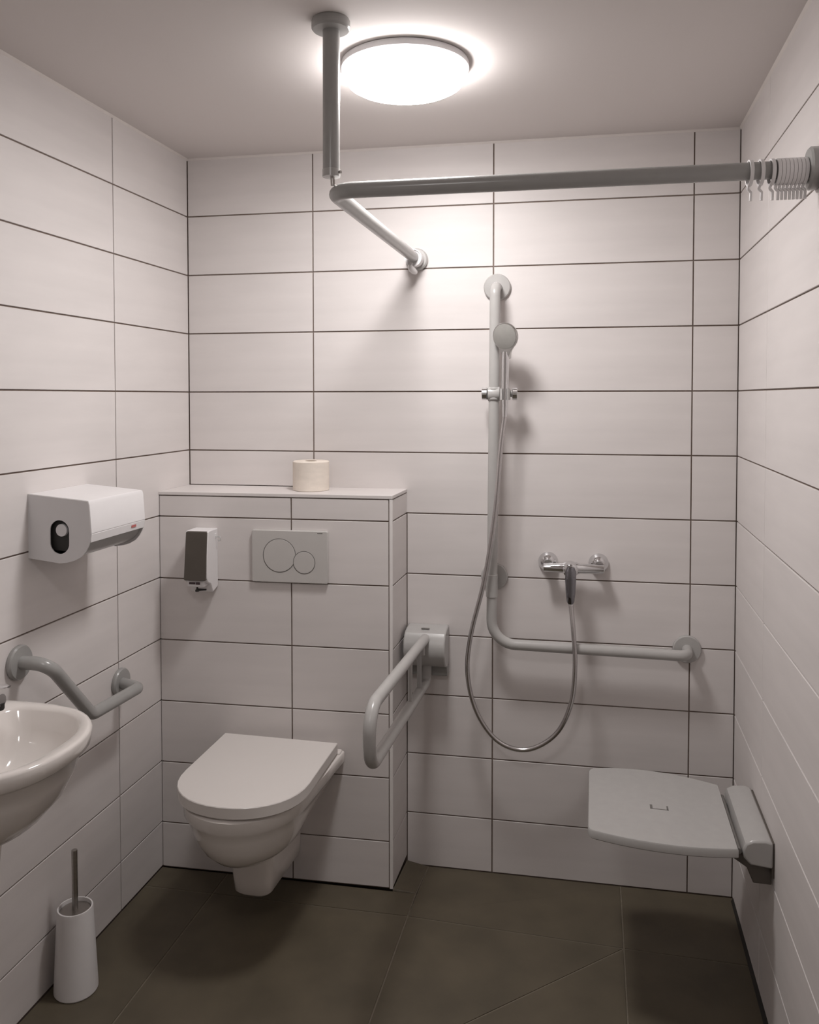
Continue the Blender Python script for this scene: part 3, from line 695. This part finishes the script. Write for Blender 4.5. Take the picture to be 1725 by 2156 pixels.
# basin tap
tp_ = thing('basin_tap', 'chrome basin tap whose lever tip shows above the washbasin', 'basin tap', Lloc(-1.20, 0.84), TH)
MB().lathe([(0.024, -0.001), (0.024, 0.006), (0.021, 0.010), (0.021, 0.070), (0.019, 0.080)], (0.045, 0, 0), (0, 0, 1), 28).build('body', M_CHROME, tp_)
MB().tube(fillet([(0.045, 0, 0.050), (0.135, 0, 0.075), (0.205, 0, 0.082)], 0.05, 5), 0.0125, 18).build('spout', M_CHROME, tp_)
MB().lathe([(0.010, 0), (0.011, 0.003), (0.011, 0.014)], (0.197, 0, 0.062), (0, 0, 1), 20).build('aerator', M_BLACK, tp_)
m = MB(); secs = []
for x, z, hw, th in ((0.030, 0.088, 0.016, 0.008), (0.070, 0.094, 0.018, 0.006), (0.150, 0.104, 0.013, 0.004), (0.212, 0.110, 0.011, 0.0035), (0.222, 0.111, 0.006, 0.002)):
    secs.append([(x, hw*math.cos(a), z+th*math.sin(a)) for a in [2*math.pi*k/16 for k in range(16)]])
m.loft(secs).build('lever', M_CHROME, tp_)

# toilet brush
tb = thing('toilet_brush', 'white tapered toilet brush holder with a steel handle on the floor', 'toilet brush', (-0.414, -0.775, 0))
prof = [(0.0515, 0.0), (0.0545, 0.004), (0.0545, 0.010), (0.0445, 0.215), (0.0435, 0.2185), (0.0400, 0.2185), (0.0395, 0.212)]
MB().lathe(prof+[(0.0390, 0.205), (0.001, 0.205)], n=44).build('holder', M_PLAST, tb)
MB().lathe([(0.0005, 0.2050), (0.037, 0.2050), (0.0385, 0.2090), (0.0365, 0.2110), (0.0075, 0.2125)], n=40).build('cover_disc', M_STEEL, tb)
MB().lathe([(0.0075, 0.210), (0.0075, 0.364), (0.0070, 0.367), (0.0001, 0.3675)], n=18).build('handle', M_STEEL, tb)

# ------------------------------------------------------------------ folding shower seat on the right wall
def Rloc(y, z=0): return (XR+T*y, y, z)
ss = thing('shower_bench', 'pale grey folding shower seat on the right wall', 'shower seat', Rloc(-0.45, 0.45), TH)
def rs(off, y, z): return (-off, y+0.45, z-0.45)
# seat plate outline (off from wall, y)
top = []
def bez(a, b, c, n=12): return [((1-t)**2*a[0]+2*t*(1-t)*b[0]+t*t*c[0], (1-t)**2*a[1]+2*t*(1-t)*b[1]+t*t*c[1]) for t in [k/n for k in range(n+1)]]
o = []
o += bez((0.085, -0.283), (0.26, -0.200), (0.425, -0.252))
o += bez((0.425, -0.252), (0.437, -0.262), (0.437, -0.280), 4)[1:]
o += bez((0.437, -0.590), (0.437, -0.606), (0.425, -0.611), 4)
o += bez((0.425, -0.611), (0.25, -0.662), (0.085, -0.622))[1:]
m = MB(); K = []
c0 = (0.26, -0.44)
for z, s in ((0.427, 0.985), (0.430, 1.0), (0.447, 1.0), (0.450, 0.990)):
    K.append([rs(c0[0]+(a-c0[0])*s, c0[1]+(b-c0[1])*s, z) for a, b in o])
m.loft(K).build('seat_plate', M_GREY2, ss, smooth=40)
for a, b in (((0.233, -0.463), (0.273, -0.463)), ((0.233, -0.463), (0.235, -0.443)), ((0.273, -0.463), (0.277, -0.443))):
    x0_, x1_ = sorted((a[0], b[0])); y0_, y1_ = sorted((a[1], b[1]))
    p0 = rs(x1_+0.0012, y0_-0.0012, 0.4500); p1 = rs(x0_-0.0012, y1_+0.0012, 0.4506)
    MB().box(p0, p1).build('groove_shade', M_SHADOWGAP, ss, smooth=0)  # dark strips laid on top, painting the shade inside a U-shaped groove
# wall bracket: rounded housing
pr_ = [(0.004, 0.400), (0.004, 0.462), (0.020, 0.467), (0.050, 0.464), (0.066, 0.455), (0.072, 0.440), (0.070, 0.420), (0.055, 0.404)]
MB().prism([(-a, b-0.45) for a, b in pr_], -0.305+0.45, -0.603+0.45, 'xz').build('wall_housing', M_GREY2, ss, bevel=0.005)
MB().prism([(-a, b-0.45) for a, b in [(0.0, 0.375), (0.0, 0.460), (0.006, 0.460), (0.006, 0.375)]], -0.315+0.45, -0.597+0.45, 'xz').build('wall_plate', M_DARK, ss, smooth=0)
MB().prism([(-a, b-0.45) for a, b in [(0.004, 0.352), (0.004, 0.402), (0.085, 0.424), (0.098, 0.424), (0.098, 0.412), (0.060, 0.388), (0.045, 0.352)]], -0.560+0.45, -0.585+0.45, 'xz').build('support_arm', M_DARK, ss, bevel=0.002)
MB().prism([(-a, b-0.45) for a, b in [(0.004, 0.352), (0.004, 0.402), (0.085, 0.424), (0.098, 0.424), (0.098, 0.412), (0.060, 0.388), (0.045, 0.352)]], -0.325+0.45, -0.350+0.45, 'xz').build('support_arm', M_DARK, ss, bevel=0.002)
MB().tube([rs(0.081, -0.320, 0.434), rs(0.081, -0.600, 0.434)], 0.007, 12).build('hinge_rod', M_SHADOWGAP, ss)
